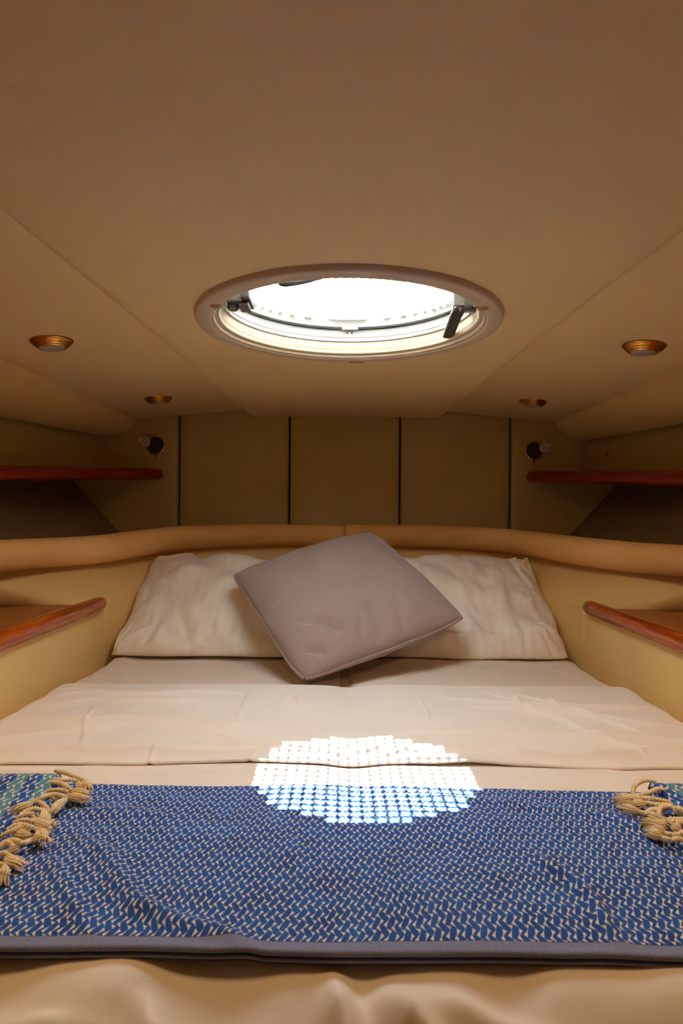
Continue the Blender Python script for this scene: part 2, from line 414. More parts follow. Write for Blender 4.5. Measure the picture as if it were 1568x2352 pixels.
for s, nm in ((-1, 'wall_left'), (1, 'wall_right')):
    wl = thing(nm, (s*.9, 1.2, -.1), kind='structure')
    fl = s > 0
    last = len(CT)-1
    gu = loft([CT, CT*.93+CU*.07, CU], [-.108, -.155, -.25], 0, last, s); gl = loft([CL, CB], [-.25, -.85], 0, last, s)
    n1_, m1_ = gu.shape[:2]; n2_, m2_ = gl.shape[:2]
    fcs = np.vstack([gfaces(n1_, m1_, flip=not fl), gfaces(n2_, m2_, flip=not fl)+n1_*m1_])
    o_ = link('berth_side', mesh('berth_side', np.vstack([gu.reshape(-1, 3), gl.reshape(-1, 3)]), fcs, None, True, parent_loc(wl)), wl, 'wall')
    o_.modifiers.new('weld', 'WELD').merge_threshold = .0003
    # hull lining above and under the upper shelf
    ys = np.linspace(2.345, BK, 40); d = 2.33-ys
    def line(x0, k, z): 
        return np.c_[s*(x0+k*np.minimum(d, 1.6)), ys, np.full(40, z)]
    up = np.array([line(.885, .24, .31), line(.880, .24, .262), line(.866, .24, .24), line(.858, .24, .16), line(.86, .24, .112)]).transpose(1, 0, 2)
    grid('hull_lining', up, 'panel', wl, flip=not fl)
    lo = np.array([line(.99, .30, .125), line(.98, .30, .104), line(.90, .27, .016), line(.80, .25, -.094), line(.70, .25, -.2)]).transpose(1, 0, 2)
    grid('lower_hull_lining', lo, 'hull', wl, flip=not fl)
    # ledge hidden behind the bolster, closes the gap to the bulkhead
    ct = CT[:, :]; far = np.c_[np.maximum(ct[:, 0]+.02, 0), np.full(len(ct), 2.34)]
    far[:, 0] = ct[:, 0]*1.06; far[:, 1] = np.where(ct[:, 1] > 1.9, 2.345, ct[:, 1]+.12+np.clip(1.9-ct[:, 1], 0, .1))
    far[:, 0] += np.where(ct[:, 1] > 1.9, 0, .25)
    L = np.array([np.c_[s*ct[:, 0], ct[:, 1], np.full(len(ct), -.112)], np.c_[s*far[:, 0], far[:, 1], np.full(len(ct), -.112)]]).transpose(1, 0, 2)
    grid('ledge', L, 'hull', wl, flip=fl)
    # padded valance rolling down from the ceiling
    prof = catmull([(0, 0), (.28, .52), (.58, .83), (1, .97), (1.06, .9), (1.04, .55)], 5)
    ys2 = np.r_[2.330, 2.3295, 2.327, 2.322, 2.314, 2.30, np.linspace(2.27, BK, 34)]; vo = np.r_[.02, .0085, .0045, .0018, .0004, np.zeros(35)]
    V = np.zeros((len(ys2), len(prof), 3))
    for i, y in enumerate(ys2):
        xl = .85+.24*min(2.33-y, 1.6); zt = zside(.748)+.002; zb = .262
        V[i] = np.c_[s*(.748+(xl-.748)*prof[:, 0]), np.full(len(prof), y), zt+(zb-zt)*prof[:, 1]+vo[i]]
        V[i, :, 0] += s*vo[i]*.6
    grid('padded_valance', V, 'wall', wl, flip=not fl)
    lathe('snap_button', [(0.0001, .004), (.004, .0035), (.006, 0)], (s*.892, 2.19, .205), 'rust', wl, axis=(-s, -.3, 0), seg=16)

# ------------------------------------------------------------------ hatch (round deck window)
hw = thing('window_1', (HC[0], HC[1], .36), kind='structure')
hc = (HC[0], HC[1], 0)
lathe('trim_ring', [(.2685, .345), (.2685, .334), (.266, .3305), (.262, .3295), (.245, .3295), (.2415, .3305), (.240, .334), (.240, .345)], hc, 'plastic', hw, seg=128)
lathe('inner_lip', [(.2405, .345), (.2405, .335), (.2385, .3325), (.2365, .3325), (.235, .335), (.2345, .340), (.231, .342), (.2295, .339), (.228, .3385), (.227, .341), (.2268, .346)], hc, 'liner', hw, seg=128)
lathe('liner', [(.2402, .344), (.2275, .344), (.2265, .350), (.2255, .362), (.2255, .3635)], hc, 'liner', hw, seg=128)
lathe('frame', [(.2255, .3630), (.2215, .3632), (.221, .3655), (.2235, .367), (.2235, .371), (.2215, .372), (.2215, .3745), (.2245, .376), (.2245, .389), (.246, .389), (.246, .40)], hc, 'white', hw, seg=128)
lathe('rubber_seal', [(.2245, .3885), (.2215, .3885), (.2205, .3895), (.2205, .3925), (.2215, .3945), (.2245, .3950)], hc, 'black', hw, seg=128)
lathe('glass_pane', [(.0001, .4005), (.15, .4003), (.2255, .397), (.2275, .4015), (.15, .4075), (.0001, .408)], hc, 'glass', hw, seg=96)
# perforated sun cover stretched over the lid: square holes inside r = .168
pitch = .0152; bar = .0078; half = .232; zc = .4125
k = int(.17/pitch); cl = [(i*pitch) for i in range(-k-1, k+2)]
vs_, fs_ = [], []
def quad(x0, x1, y0, y1):
    if x1-x0 < 1e-6 or y1-y0 < 1e-6: return
    b = len(vs_); vs_.extend([(HC[0]+x0, HC[1]+y0, zc), (HC[0]+x1, HC[1]+y0, zc), (HC[0]+x1, HC[1]+y1, zc), (HC[0]+x0, HC[1]+y1, zc)]); fs_.append([b, b+1, b+2, b+3])
rows = [i*pitch for i in range(-15, 16)]
g = pitch-bar
for yc in rows:
    w_ = math.sqrt(max(0, half**2-yc**2))
    quad(-w_, w_, yc-pitch/2-bar/2, yc-pitch/2+bar/2) if w_ > 0 else None
    hr = (.163)**2-yc*yc; n = int(math.sqrt(hr)/pitch) if hr > 0 else -1
    y0, y1 = yc-g/2, yc+g/2
    if n < 0: quad(-w_, w_, y0, y1); continue
    hx = [i*pitch for i in range(-n, n+1)]
    e = -w_
    for h in hx: quad(e, h-g/2, y0, y1); e = h+g/2
    quad(e, w_, y0, y1)
co = link('perforated_cover', mesh('perforated_cover', vs_, fs_, smooth=False, off=parent_loc(hw)), hw, 'cover')
md = co.modifiers.new('thickness', 'SOLIDIFY'); md.thickness = .0012
lathe('lid_rim', [(.2245, .3965), (.2275, .398), (.232, .404), (.232, .414), (.222, .416)], hc, 'white', hw, seg=96)
# moulded notch clip at the rear of the trim, vents, caps
box('notch', (.003, 1.4035, .3285), (.037, 1.4215, .3325), 'liner', hw, bev=.0015)
box('notch_recess', (.006, 1.408, .3275), (.034, 1.412, .3288), 'rust', hw)
for dx in (-.001, .009): lathe('drain_hole', [(.0001, .0012), (.0017, .0012), (.0019, 0)], (HC[0]+dx, HC[1]+.2240, .3825), 'black', hw, axis=(0, -1, 0), seg=12)
box('lid_catch', (-.012, 1.366, .387), (.022, 1.374, .3925), 'white', hw, bev=.001)
for s in (-1, 1):
    lathe('screw_cap', [(.0001, .0025), (.007, .0022), (.0095, 0)], (HC[0]+s*.215, HC[1]-.116, .3300), 'rust', hw, axis=(0, 0, -1), seg=24)
# left latch
la = thing('latch', (-.21, 1.15, .38)); la.parent = hw; la.location = Vector((-.21, 1.15, .38+H))-hw.location
box('latch_body', (-.218, 1.130, .3695), (-.187, 1.180, .398), 'steel', la, bev=.003)
for k in range(3): lathe('latch_rib', [(.0001, .003), (.0035, .003), (.0055, 0)], (-.211+k*.0095, 1.131, .389), 'steel', la, axis=(0, -1, 0), seg=16)
box('latch_cover', (-.188, 1.120, .3705), (-.173, 1.185, .406), 'handle', la, bev=.003)
lathe('latch_knob', [(.0001, -.011), (.0085, -.011), (.0105, -.008), (.0105, -.002), (.0001, 0)], (-.206, 1.150, .3695), 'handle', la, seg=24)
box('latch_foot', (-.195, 1.135, .3620), (-.177, 1.175, .3695), 'handle', la, bev=.002)
# right latch with the lever hanging down
ra = thing('latch', (.21, 1.15, .38)); ra.parent = hw; ra.location = Vector((.21, 1.15, .38+H))-hw.location
box('latch_body', (.200, 1.140, .364), (.226, 1.175, .400), 'steel', ra, bev=.004)
box('latch_plate', (.183, 1.128, .363), (.203, 1.136, .404), 'steel', ra, bev=.002)
tube('latch_arm', catmull([(.228, 1.150, .366), (.222, 1.145, .3625), (.212, 1.140, .3625), (.203, 1.136, .3605), (.196, 1.138, .357)], 6), .0048, 'handle', ra, seg=12)
lv = catmull([(.1965, 1.140, .3605), (.1950, 1.165, .3560), (.1955, 1.20, .3515), (.1965, 1.235, .3480), (.1975, 1.262, .3455)], 5)
def slab(name, path, wd, hg, mat, parent):
    P = []
    for (x, y, z) in path: P.append([(x-wd, y, z+hg*.2), (x-wd*.9, y, z-hg), (x+wd*.9, y, z-hg), (x+wd, y, z+hg*.2), (x+wd*.4, y, z+hg), (x-wd*.4, y, z+hg)])
    return grid(name, np.array(P), mat, parent, wrap=True, caps=True, smooth=False)
slab('latch_lever', lv, .0095, .004, 'handle', ra)
slab('lever_edge', lv+np.array([-.0108, 0, .001]), .0014, .0035, 'steel', ra)
# black handle on the lid, near side
hp = [(-.105, .985, .393), (-.095, .990, .3925), (-.06, 1.0, .396), (-.02, 1.003, .402)]
tube('lid_handle', catmull([(-.118, 1.105, .396), (-.108, 1.103, .3915), (-.08, 1.098, .3925), (-.045, 1.090, .397)], 6), np.r_[.004, np.linspace(.008, .003, 18)], 'black', hw, seg=12)

# ------------------------------------------------------------------ padded bolsters
BC = [(0, 2.232, -.0815, .0375), (.22, 2.232, -.082, .0375), (.42, 2.195, -.085, .038), (.53, 2.11, -.090, .039), (.615, 1.99, -.100, .040), (.70, 1.82, -.110, .0405), (.80, 1.655, -.113, .039), (.92, 1.45, -.112, .038), (1.08, 1.2, -.10, .038), (1.25, .9, -.10, .038), (1.29, .3, -.10, .038)]
bc = catmull(BC, 10)
for s, lab in ((-1, 'tan suede padded bolster running from the centre seam along the left side'), (1, 'tan suede padded bolster running from the centre seam along the right side')):
    q = bc.copy(); q[:, 0] = np.maximum(q[:, 0], .0012)
    q[:, 2] += .002*vn(q[:, 0], q[:, 1], 6, 3+s); rad = q[:, 3]*(1+.03*vn(q[:, 0], q[:, 1], 9, 1+s))
    t = np.arange(len(q)); rad = rad*np.where(t == 0, .90, 1.0)
    path = np.c_[s*q[:, 0], q[:, 1], q[:, 2]]
    b = tube('padded_bolster', path, rad, 'suede', None, seg=32, sx=.82, flip=(s > 0), label=lab, category='bolster', group='padded bolsters round the berth')
    sm = catmull([(0, 0), (0, 1)], 2)
# stitched seams as parts of each bolster handled by a thin cord ring
for b, s in zip([o for o in COL.objects if o.name.startswith('padded_bolster')], (-1, 1)):
    a = np.linspace(0, 2*math.pi, 40)
    for (x, y, z, r) in ([(.396, 2.203, -.0845, .038)]):
        ring = np.c_[np.full(40, s*x), y-.82*r*np.cos(a), z+r*np.sin(a)]
        tube('seam_stitch', ring, .0009, 'suede', b, seg=6, caps=False, up=(1, 0, .01))

# ------------------------------------------------------------------ shelves
def zup(y): return .1305-.0567*(2.3-y)
for s, side in ((-1, 'left'), (1, 'right')):
    sh = thing('wooden_shelf', (s*.85, 2.1, .12), label='dark red wooden corner shelf high on the %s side, near the wall lamp' % side, category='shelf', group='upper corner shelves')
    y = np.linspace(2.30, 1.35, 30); xf = .66+.381*(2.33-y)
    path = np.c_[s*xf, y, zup(y)]
    e = np.ones(30); y2 = np.r_[2.326, 2.322, 2.312]; head = np.c_[s*(.66+.381*(2.33-y2)), y2, zup(y2)]
    path = np.vstack([head, path]); rad = np.r_[.006, .014, .0185, np.full(30, .0208)]
    tube('shelf_rail', path, rad, 'darkwood', sh, seg=24, sx=.7, flip=(s > 0))
    yy = np.linspace(2.33, 1.35, 20); P = np.zeros((20, 6, 3))
    for i, q in enumerate(yy):
        a = .66+.381*(2.33-q)+.006; b = .99+.30*(2.33-q); P[i] = np.c_[s*np.linspace(a, max(b, a+.02), 6), np.full(6, q), np.full(6, zup(q)-.004)]
    grid('shelf_board', P, 'board', sh, flip=(s > 0), solid=.012)

    lsf = thing('wooden_shelf', (s*.75, 1.4, -.25), label='varnished cherry wood shelf low on the %s side beside the mattress' % side, category='shelf', group='lower side shelves')
    yb = []; n = len(CU)-JI
    inner = CL[JI:]; outer = CU[JI:]
    P = np.zeros((n, 8, 3))
    for k in range(8):
        t = k/7; q = inner*(1-t)+outer*t; P[:, k] = np.c_[s*q[:, 0], q[:, 1], np.full(n, -.2445)]
    grid('shelf_board', P, 'board', lsf, flip=(s < 0), solid=-.012)
    ry = np.r_[1.695, 1.692, 1.684, 1.670, 1.65, np.linspace(1.62, .2, 36)]
    rx = np.interp(ry, CL[::-1, 1], CL[::-1, 0])-.006
    rr = np.r_[.003, .010, .0155, .0185, .0195, np.linspace(.0198, .021, 36)]
    tube('shelf_rail', np.c_[s*rx, ry, -.243+0*ry], rr, 'wood', lsf, seg=28, sx=.85, flip=(s > 0))

# ------------------------------------------------------------------ downlights
dl = [(-.598, 1.301, 'brass ceiling downlight on the left, the nearer of the two'), (-.573, 1.972, 'brass ceiling downlight on the left, the farther one near the wall lamp'),
      (.598, 1.301, 'brass ceiling downlight on the right, the nearer of the two'), (.573, 1.972, 'brass ceiling downlight on the right, the farther one near the wall lamp')]
for x, y, lab in dl:
    y_ = y*1.0
    z = zside(x)
    t = thing('ceiling_downlight', (x, y_, z), label=lab, category='light', group='brass ceiling downlights')
    ax = Vector((math.copysign(.0976, x)*-1, 0, -1)).normalized()
    base = (x, y_, z)
    lathe('bezel', [(.0415, -.001), (.0415, .002), (.039, .0045), (.037, .0045), (.0365, .0075), (.034, .009), (.032, .009), (.0315, .0118), (.029, .013), (.0275, .013), (.027, .0150), (.0255, .016), (.0245, .0155), (.0245, .010)], base, 'brass', t, axis=ax, seg=64)
    lathe('lens', [(.0248, .0140), (.022, .0165), (.015, .0180), (.0001, .0185)], base, 'frost', t, axis=ax, seg=48)

# ------------------------------------------------------------------ wall reading lamps
for s, side in ((-1, 'left'), (1, 'right')):
    bx = (s*.682, 2.329, .231-s*.004)
    t = thing('reading_lamp', bx, label='small gilt swivel reading lamp on the %s end of the bulkhead above the shelf' % side, category='lamp', group='bulkhead reading lamps')
    lathe('base_ring', [(.0345, -.001), (.0355, .003), (.035, .007), (.032, .0095), (.0295, .0085), (.0285, .005), (.027, .003)], bx, 'gold', t, axis=(0, -1, 0), seg=64)
    lathe('base_dish', [(.0280, .004), (.022, .0015), (.012, .001), (.0001, .001)], bx, 'handle', t, axis=(0, -1, 0), seg=48)
    lathe('swivel_ball', [(.0001, 0), (.009, .002), (.0135, .009), (.0135, .016), (.009, .023), (.0001, .025)], (bx[0]+s*.004, bx[1], bx[2]), 'gold', t, axis=(s*.1, -1, 0), seg=32)
    ax = Vector((s*.27, -1, .05)).normalized(); st = (bx[0]+s*.006, bx[1]-.014, bx[2]+.003)
    hd = lathe('lamp_head', [(.010, 0), (.0180, .003), (.0190, .010), (.0190, .050), (.0225, .053), (.0230, .057), (.0215, .0595), (.0190, .0585), (.0185, .053), (.0170, .048)], st, 'gold', t, axis=ax, seg=48)
    ctr = Vector(st)+ax*.050
    lathe('lamp_lens', [(.0188, .003), (.012, .0035), (.006, .0045), (.0055, .003), (.0001, .004)], tuple(ctr), 'frost', t, axis=ax, seg=40)
    tube('pull_pin', [(bx[0], bx[1]-.008, bx[2]-.032), (bx[0], bx[1]-.008, bx[2]-.040), (bx[0], bx[1]-.008, bx[2]-.047)], [.003, .0022, .0012], 'handle', t, seg=10, up=(0, 1, 0))

# ------------------------------------------------------------------ bed
ZM = -.386
YE = 2.14
def edge_x(y):     # half width of the mattress
    xs = .004*np.sin(y*23)*np.clip((y-1.1)*5, 0, 1)+.002*np.sin(y*61)+np.interp(y, [.3, .85, 1.15, 1.35, 1.5, 1.6, 1.69, 1.83, 1.98, 2.10], [.685, .647, .632, .630, .628, .625, .617, .585, .52, .40]); return xs
bed = thing('mattress', (0, 1.3, -.75), label='cream sheeted mattress filling the berth under the pillows and top sheet', category='mattress')
ny, nx = 260, 300
def bed_surface(y0, y1, ny, nx, dz, inset=0.0, seed=0, side=.05, drop=.25):
    ys = np.linspace(y0, y1, ny); ts = np.linspace(-1, 1, nx)
    Yg, Tg = np.meshgrid(ys, ts, indexing='ij')
    E = edge_x(Yg)-inset
    a = np.clip((np.abs(Tg)-.9)/.1, 0, 1)
    Xg = np.sign(Tg)*np.where(np.abs(Tg) < .9, np.abs(Tg)/.9*(E-side), (E-side)+side*np.sin(a*math.pi/2))
    Z = ZM+dz-(side*(1-np.cos(a*math.pi/2)))*1.0-np.where(a > .999, drop, 0)
    return Xg, Yg, Z, a
Xg, Yg, Z, a = bed_surface(.62, 2.12, ny, nx, 0)
fz = .0035*vn(Xg, Yg, 5, 1)+.0012*vn(Xg, Yg, 16, 2)
fz += -.012*np.exp(-(Xg/.012)**2)*np.clip((Yg-1.2)*5, 0, 1)-.004*np.exp(-((Xg-.01)/.05)**2)
r5 = random.Random(5)
for k in range(70):
    x0 = r5.uniform(-.6, .6); y0 = r5.uniform(1.36, 1.72); an = r5.uniform(-2.4, -.7) if x0 > 0 else r5.uniform(-2.4, -.9)
    an = math.atan2(-.12, -x0*.35+r5.uniform(-.12, .12)) if r5.random() < .6 else an
    L = r5.uniform(.04, .13)
    fz += ridge(Xg, Yg, x0, y0, x0+L*math.cos(an), y0+L*math.sin(an), r5.uniform(.0022, .0045), r5.uniform(.0012, .003), .004, k)
for sg in (-1, 1):
    for k in range(9):
        fz += ridge(Xg, Yg, sg*(.62-.012*k), 1.70-.045*k, sg*(.44-.02*k), 1.50-.045*k, .006, .0028, .008, k+50)
Z2 = Z+1.5*fz*(1-a*.6)
grid('fitted_sheet', np.stack([Xg, Yg, Z2], -1), 'fitted', bed, uv=np.stack([Xg, Yg], -1), flip=True)
# core under the sheet
core = []
ys = np.linspace(.66, 2.10, 50); P = []
for y in ys:
    e = float(edge_x(y))-.012; P.append([(-e, y, -.62), (-e, y, -.44), (-e+.05, y, -.40), (e-.05, y, -.40), (e, y, -.44), (e, y, -.62)])
grid('mattress_core', np.array(P), 'fitted', bed, wrap=True, caps=True, smooth=False)
bb = thing('trim_5', (0, 1.3, -H), kind='structure')
P = np.array([[(-(edge_x(y)-.01), y, -H), (-(edge_x(y)-.01), y, -.622), ((edge_x(y)-.01), y, -.622), ((edge_x(y)-.01), y, -H)] for y in ys])
grid('base_box', P, 'wall', bb, wrap=True, caps=True, smooth=False)

# top sheet: lies over the mattress, rolls over the foot end
ts_ = thing('top_sheet', (0, .95, ZM), label='white cotton top sheet spread over the lower mattress under the blue throw', category='sheet')
def foot(yy, z):
    """bend rows beyond the foot of the bed down over a radius"""
    Y0, R = .575, .12
    over = np.clip(Y0-yy, 0, None); ang = np.clip(over/R, 0, math.pi/2); rest = np.clip(over-R*math.pi/2, 0, None)
    ny_ = np.where(over > 0, Y0-R*np.sin(ang)-rest*.05, yy); dz = -(R*(1-np.cos(ang)))-rest
    return ny_, z+dz
def sheet_z(Xq, Yq):
    z = .006+.0045*vn(Xq, Yq, 3.5, 7)+.0018*vn(Xq*.5, Yq, 12, 8)
    z += -.006*np.exp(-((Xq-.01)/.04)**2)
    return z
def sheet_wr(Xq, Yq):
    z = 0*Xq
    z += ridge(Xq, Yq, .30, 1.36, .47, .98, .0045, .004, .012, 3)
    z += ridge(Xq, Yq, .34, 1.34, .52, 1.08, .0045, .003, .010, 4)
    z += ridge(Xq, Yq, -.20, 1.34, -.19, 1.12, .003, .002, .004, 5)
    z += ridge(Xq, Yq, .155, 1.30, .15, 1.15, .003, .0015, .004, 6)
    z += ridge(Xq, Yq, -.47, 1.22, -.42, 1.0, .004, .0025, .012, 9)
    z += ridge(Xq, Yq, -.60, 1.03, -.36, 1.14, .006, .003, .01, 12)
    for k, (x0, y0, x1, y1) in enumerate([(-.6, 1.30, -.2, 1.33), (-.6, 1.24, -.25, 1.27), (.2, 1.30, .62, 1.22), (.25, 1.26, .62, 1.14), (-.6, 1.16, -.1, 1.12), (.1, 1.1, .6, 1.06), (-.5, 1.02, .0, 1.04), (0, 1.03, .5, 1.0), (-.62, 1.0, -.1, .995), (-.2, .992, .3, 1.0), (.2, .995, .62, 1.01)]):
        z += ridge(Xq, Yq, x0, y0, x1, y1, .012, .0035, .02, 20+k, .4)
    rr = random.Random(11)
    for k in range(26):
        x0 = rr.uniform(-.58, .58); y0 = rr.uniform(1.0, 1.37); an = rr.uniform(0, 3.14); L = rr.uniform(.03, .09)
        z += ridge(Xq, Yq, x0, y0, x0+L*math.cos(an), y0-L*abs(math.sin(an)), .003, rr.uniform(.0006, .0018), .008, 60+k)
    return z
def sheet_low(Xq, Yq):
    z = 0*Xq
    z = z+.007*vn(Xq+.3*Yq, Yq*.5, 9, 15)+.003*vn(Xq-.4*Yq, Yq*.5, 22, 16)
    for k, (x0, y0, x1, y1, w_, h_) in enumerate([(-.16, .52, -.10, .36, .012, .011), (-.02, .55, .03, .36, .014, .013), (-.24, .50, -.25, .36, .014, .010), (.02, .53, .16, .38, .018, .014), (.16, .47, .30, .40, .022, .012),
             (-.35, .50, -.12, .47, .016, .004), (.05, .53, .25, .45, .014, .005), (-.08, .47, -.03, .36, .008, .006)]):
        z += ridge(Xq, Yq, x0, y0, x1, y1, w_, h_, .01, 90+k, .3)
    return z
n1, m1 = 360, 420
Xs, Ys, Zs, as_ = bed_surface(.28, 1.385, n1, m1, 0, -.006, side=.045, drop=0)
Zs = Zs+sheet_z(Xs, Ys)+1.9*sheet_low(Xs, Ys)*np.clip((.60-Ys)*12, 0, 1)
for k, (x0, y0, x1, y1) in enumerate([(-.6, .95, -.3, .90), (-.5, .93, 0, .94), (.15, .94, .5, .92), (.3, .95, .62, .935), (-.55, .915, -.35, .95)]):
    Zs += ridge(Xs, Ys, x0, y0, x1, y1, .010, .0035, .014, 130+k, .3)
Yf, Zf = foot(Ys, Zs)
grid('sheet_body', np.stack([Xs, Yf, Zf], -1), 'sheet', ts_, uv=np.stack([Xs, Ys], -1), flip=True)
# turned-down cuff: second layer between Y .965 and 1.395 with rolled ends
ny = 240; Xc, Yc, Zc, ac = bed_surface(0, 1, ny, m1, 0, -.009, side=.045, drop=0)
tt = np.linspace(0, 1, ny)
yend = lambda xq: .968+.016*vn(xq, 0*xq, 4, 31)+.006*vn(xq, 0*xq, 12, 32)-.010*np.exp(-((xq-.36)/.05)**2)
ytop = lambda xq: 1.397+.004*vn(xq, 0*xq, 3, 33)
Tn = np.linspace(-1, 1, m1)
Pc = np.zeros((ny+12, m1, 3)); 
for i in range(ny):
    xa = Xc[0]*0
    x_guess = Tn*.62
    yr = yend(x_guess)+(ytop(x_guess)-yend(x_guess))*tt[i]
    E = edge_x(yr)+.009; a_ = np.clip((np.abs(Tn)-.9)/.1, 0, 1)
    xr = np.sign(Tn)*np.where(np.abs(Tn) < .9, np.abs(Tn)/.9*(E-.045), (E-.045)+.045*np.sin(a_*math.pi/2))
    zr = ZM-.045*(1-np.cos(a_*math.pi/2))+sheet_z(xr, yr)+.0038+2.2*sheet_wr(xr, yr)+(.001+.002*np.abs(vn(x_guess, 0*x_guess, 5, 77)))*np.exp(-((yr-yend(x_guess))/.02)**2)
    Pc[i+6] = np.c_[xr, yr, zr]
for k in range(6):   # rolled edges
    an = (k+1)/6*math.pi/2*1.7
    Pc[5-k] = Pc[6]+np.c_[0*Tn, -.0022*np.sin(an)+0*Tn, -.0024*(1-np.cos(an))+0*Tn]
    Pc[ny+6+k] = Pc[ny+5]+np.c_[0*Tn, .004*np.sin(an)+0*Tn, -.004*(1-np.cos(an))+0*Tn]
grid('turned_down_cuff', Pc, 'sheet', ts_, uv=Pc[..., :2], flip=True)

# ------------------------------------------------------------------ pillows
def pillow(name, c, ex, ey, w2, h2, thick, mat, parent, seed, corner=.07, uvs=1.0, n=110, m=90, wr=1.0, flat=0.0, square=2.6, sag=None, rnd=.05, pw=.52, ears=(), dents=()):
    """c centre, ex/ey in-plane unit axes, en normal towards the viewer"""
    ex = np.array(Vector(ex).normalized()); ey = np.array(Vector(ey).normalized()); en = np.cross(ex, ey); 
    if en[1] > 0: en = -en
    u = np.sin(np.linspace(-1, 1, n)*math.pi/2); v = np.sin(np.linspace(-1, 1, m)*math.pi/2)
    U, V = np.meshgrid(u, v, indexing='ij')
    pull = lambda q, o: 1-corner*(1-np.abs(o)**2.5)*np.abs(q)**3     # sides bow inwards between the ears
    rc = 1-rnd*np.abs(U*V)**6; A = U*w2*(pull(U, V))*rc; B = V*h2*(pull(V, U))*rc
    A = A+wr*.006*vn(U, V, 2.2, seed+5)*np.abs(U); B = B+wr*.006*vn(U, V, 2.2, seed+6)*np.abs(V)
    for (eu, ev, du, dv, er) in ears:
        g_ = np.exp(-((U-eu)**2+(V-ev)**2)/er**2); A = A+du*g_; B = B+dv*g_
    prof = ((1-np.abs(U)**square)*(1-np.abs(V)**square))
    prof = np.clip(prof, 0, 1)**pw
    base = np.stack([A, B], -1)
    out = []
    for sgn in (1, -1):
        t = thick*prof*(1.0 if sgn > 0 else .8)
        wz = wr*prof**.5*(.008*vn(U, V, 2.6, seed)+.004*vn(U*2.0, V*1.0, 4, seed+1)+.0012*vn(U*4, V, 6, seed+2))
        rd = random.Random(seed)
        if sgn > 0:
            for k in range(int(26*wr)):     # gathers running in from the edges and corners
                cu, cv = rd.choice([(-1, -1), (1, -1), (-1, 1), (1, 1), (rd.uniform(-.9, .9), -1), (rd.uniform(-.9, .9), -1), (rd.choice((-1, 1)), rd.uniform(-.8, .8))])
                L = rd.uniform(.25, .6); tx, ty = rd.uniform(-.5, .5)-cu*.5, rd.uniform(-.5, .5)-cv*.5; q = math.hypot(tx, ty)
                x0, y0 = cu*w2*.96, cv*h2*.96
                wz = wz+ridge(A, B, x0, y0, x0+tx/q*L*h2, y0+ty/q*L*h2, rd.uniform(.004, .009), rd.uniform(-.004, .005)*wr, .012, seed+k)
        if sgn > 0:
            for k, (a0, b0, a1, b1, w_, h_) in enumerate(dents): wz = wz+ridge(A, B, a0*w2, b0*h2, a1*w2, b1*h2, w_, h_, .008, seed+200+k, .2)
        P = np.array(c)+A[..., None]*ex+B[..., None]*ey+(sgn*t+wz)[..., None]*en
        out.append(P)
    if sag is not None: out = [sag(P) for P in out]
    # weld the two skins into one closed mesh
    Pf, Pb = out; Pb[0] = Pf[0]; Pb[-1] = Pf[-1]; Pb[:, 0] = Pf[:, 0]; Pb[:, -1] = Pf[:, -1]
    V_ = np.vstack([Pf.reshape(-1, 3), Pb.reshape(-1, 3)]); f1 = gfaces(n, m); f2 = gfaces(n, m, flip=True)+n*m
    uv = np.stack([A, B], -1).reshape(-1, 2)*uvs; uv = np.vstack([uv, uv])
    sel = np.cross(ex, ey); front_ok = np.dot(sel, en) > 0
    fc = np.vstack([f1, f2]) if front_ok else np.vstack([f1[:, ::-1], f2[:, ::-1]])
    me = mesh(name, V_, fc, uv, True, parent_loc(parent)); o = link(name, me, parent, mat)
    rim = np.vstack([Pf[:, 0], Pf[-1, 1:], Pf[::-1, -1][1:], Pf[0, ::-1][1:]])
    md = o.modifiers.new('weld', 'WELD'); md.merge_threshold = .00005
    return o, rim, (ex, ey, en, out)

def support(P):    # nothing sinks into the mattress
    P = P.copy(); zmin = ZM+.004; P[..., 2] = np.where(P[..., 2] < zmin+.02, zmin+.02*np.exp((P[..., 2]-zmin-.02)/.02), P[..., 2]); return P
pl = thing('pillow', (-.32, 1.85, ZM), label='white striped pillow on the left, tapering to a pointed lower corner', category='pillow', group='white bed pillows')
pillow('pillowcase', (-.312, 1.850, -.288), (1, .02, -.012), (.045, .80, .55), .298, .208, .088, 'pillow', pl, 21, corner=.035, sag=support, wr=2.3, square=3.4, pw=.42, rnd=.02, ears=[(-.62, 1, 0, .030, .10), (-1, -1, -.006, .012, .28)], dents=[(-.25, -1, -.42, -.35, .012, -.016), (-.15, -.95, -.1, -.4, .010, -.010), (-.7, -.95, -.55, -.5, .010, -.008), (-.35, -.9, -.2, -.55, .008, .008), (-.95, .5, -.55, .45, .014, -.005)])
pr = thing('pillow', (.32, 1.85, ZM), label='white striped pillow on the right, with a blunt corner tucked at the side', category='pillow', group='white bed pillows')
pillow('pillowcase', (.304, 1.845, -.290), (1, -.02, -.025), (-.045, .80, .53), .291, .206, .092, 'pillow', pr, 44, corner=.02, sag=support, wr=2.3, square=3.6, pw=.40, rnd=.10, ears=[(.90, 1, .004, .034, .16), (.2, 1, 0, .012, .3)], dents=[(.65, .98, .80, .2, .010, -.014), (.95, .1, .6, .3, .012, -.006), (-.3, -.8, .1, -.75, .010, .006), (.4, -.72, .95, -.66, .006, .006), (-.6, -.74, .4, -.72, .006, .006), (.1, .9, .2, .1, .02, -.006), (.35, .9, .4, .3, .016, -.005)])

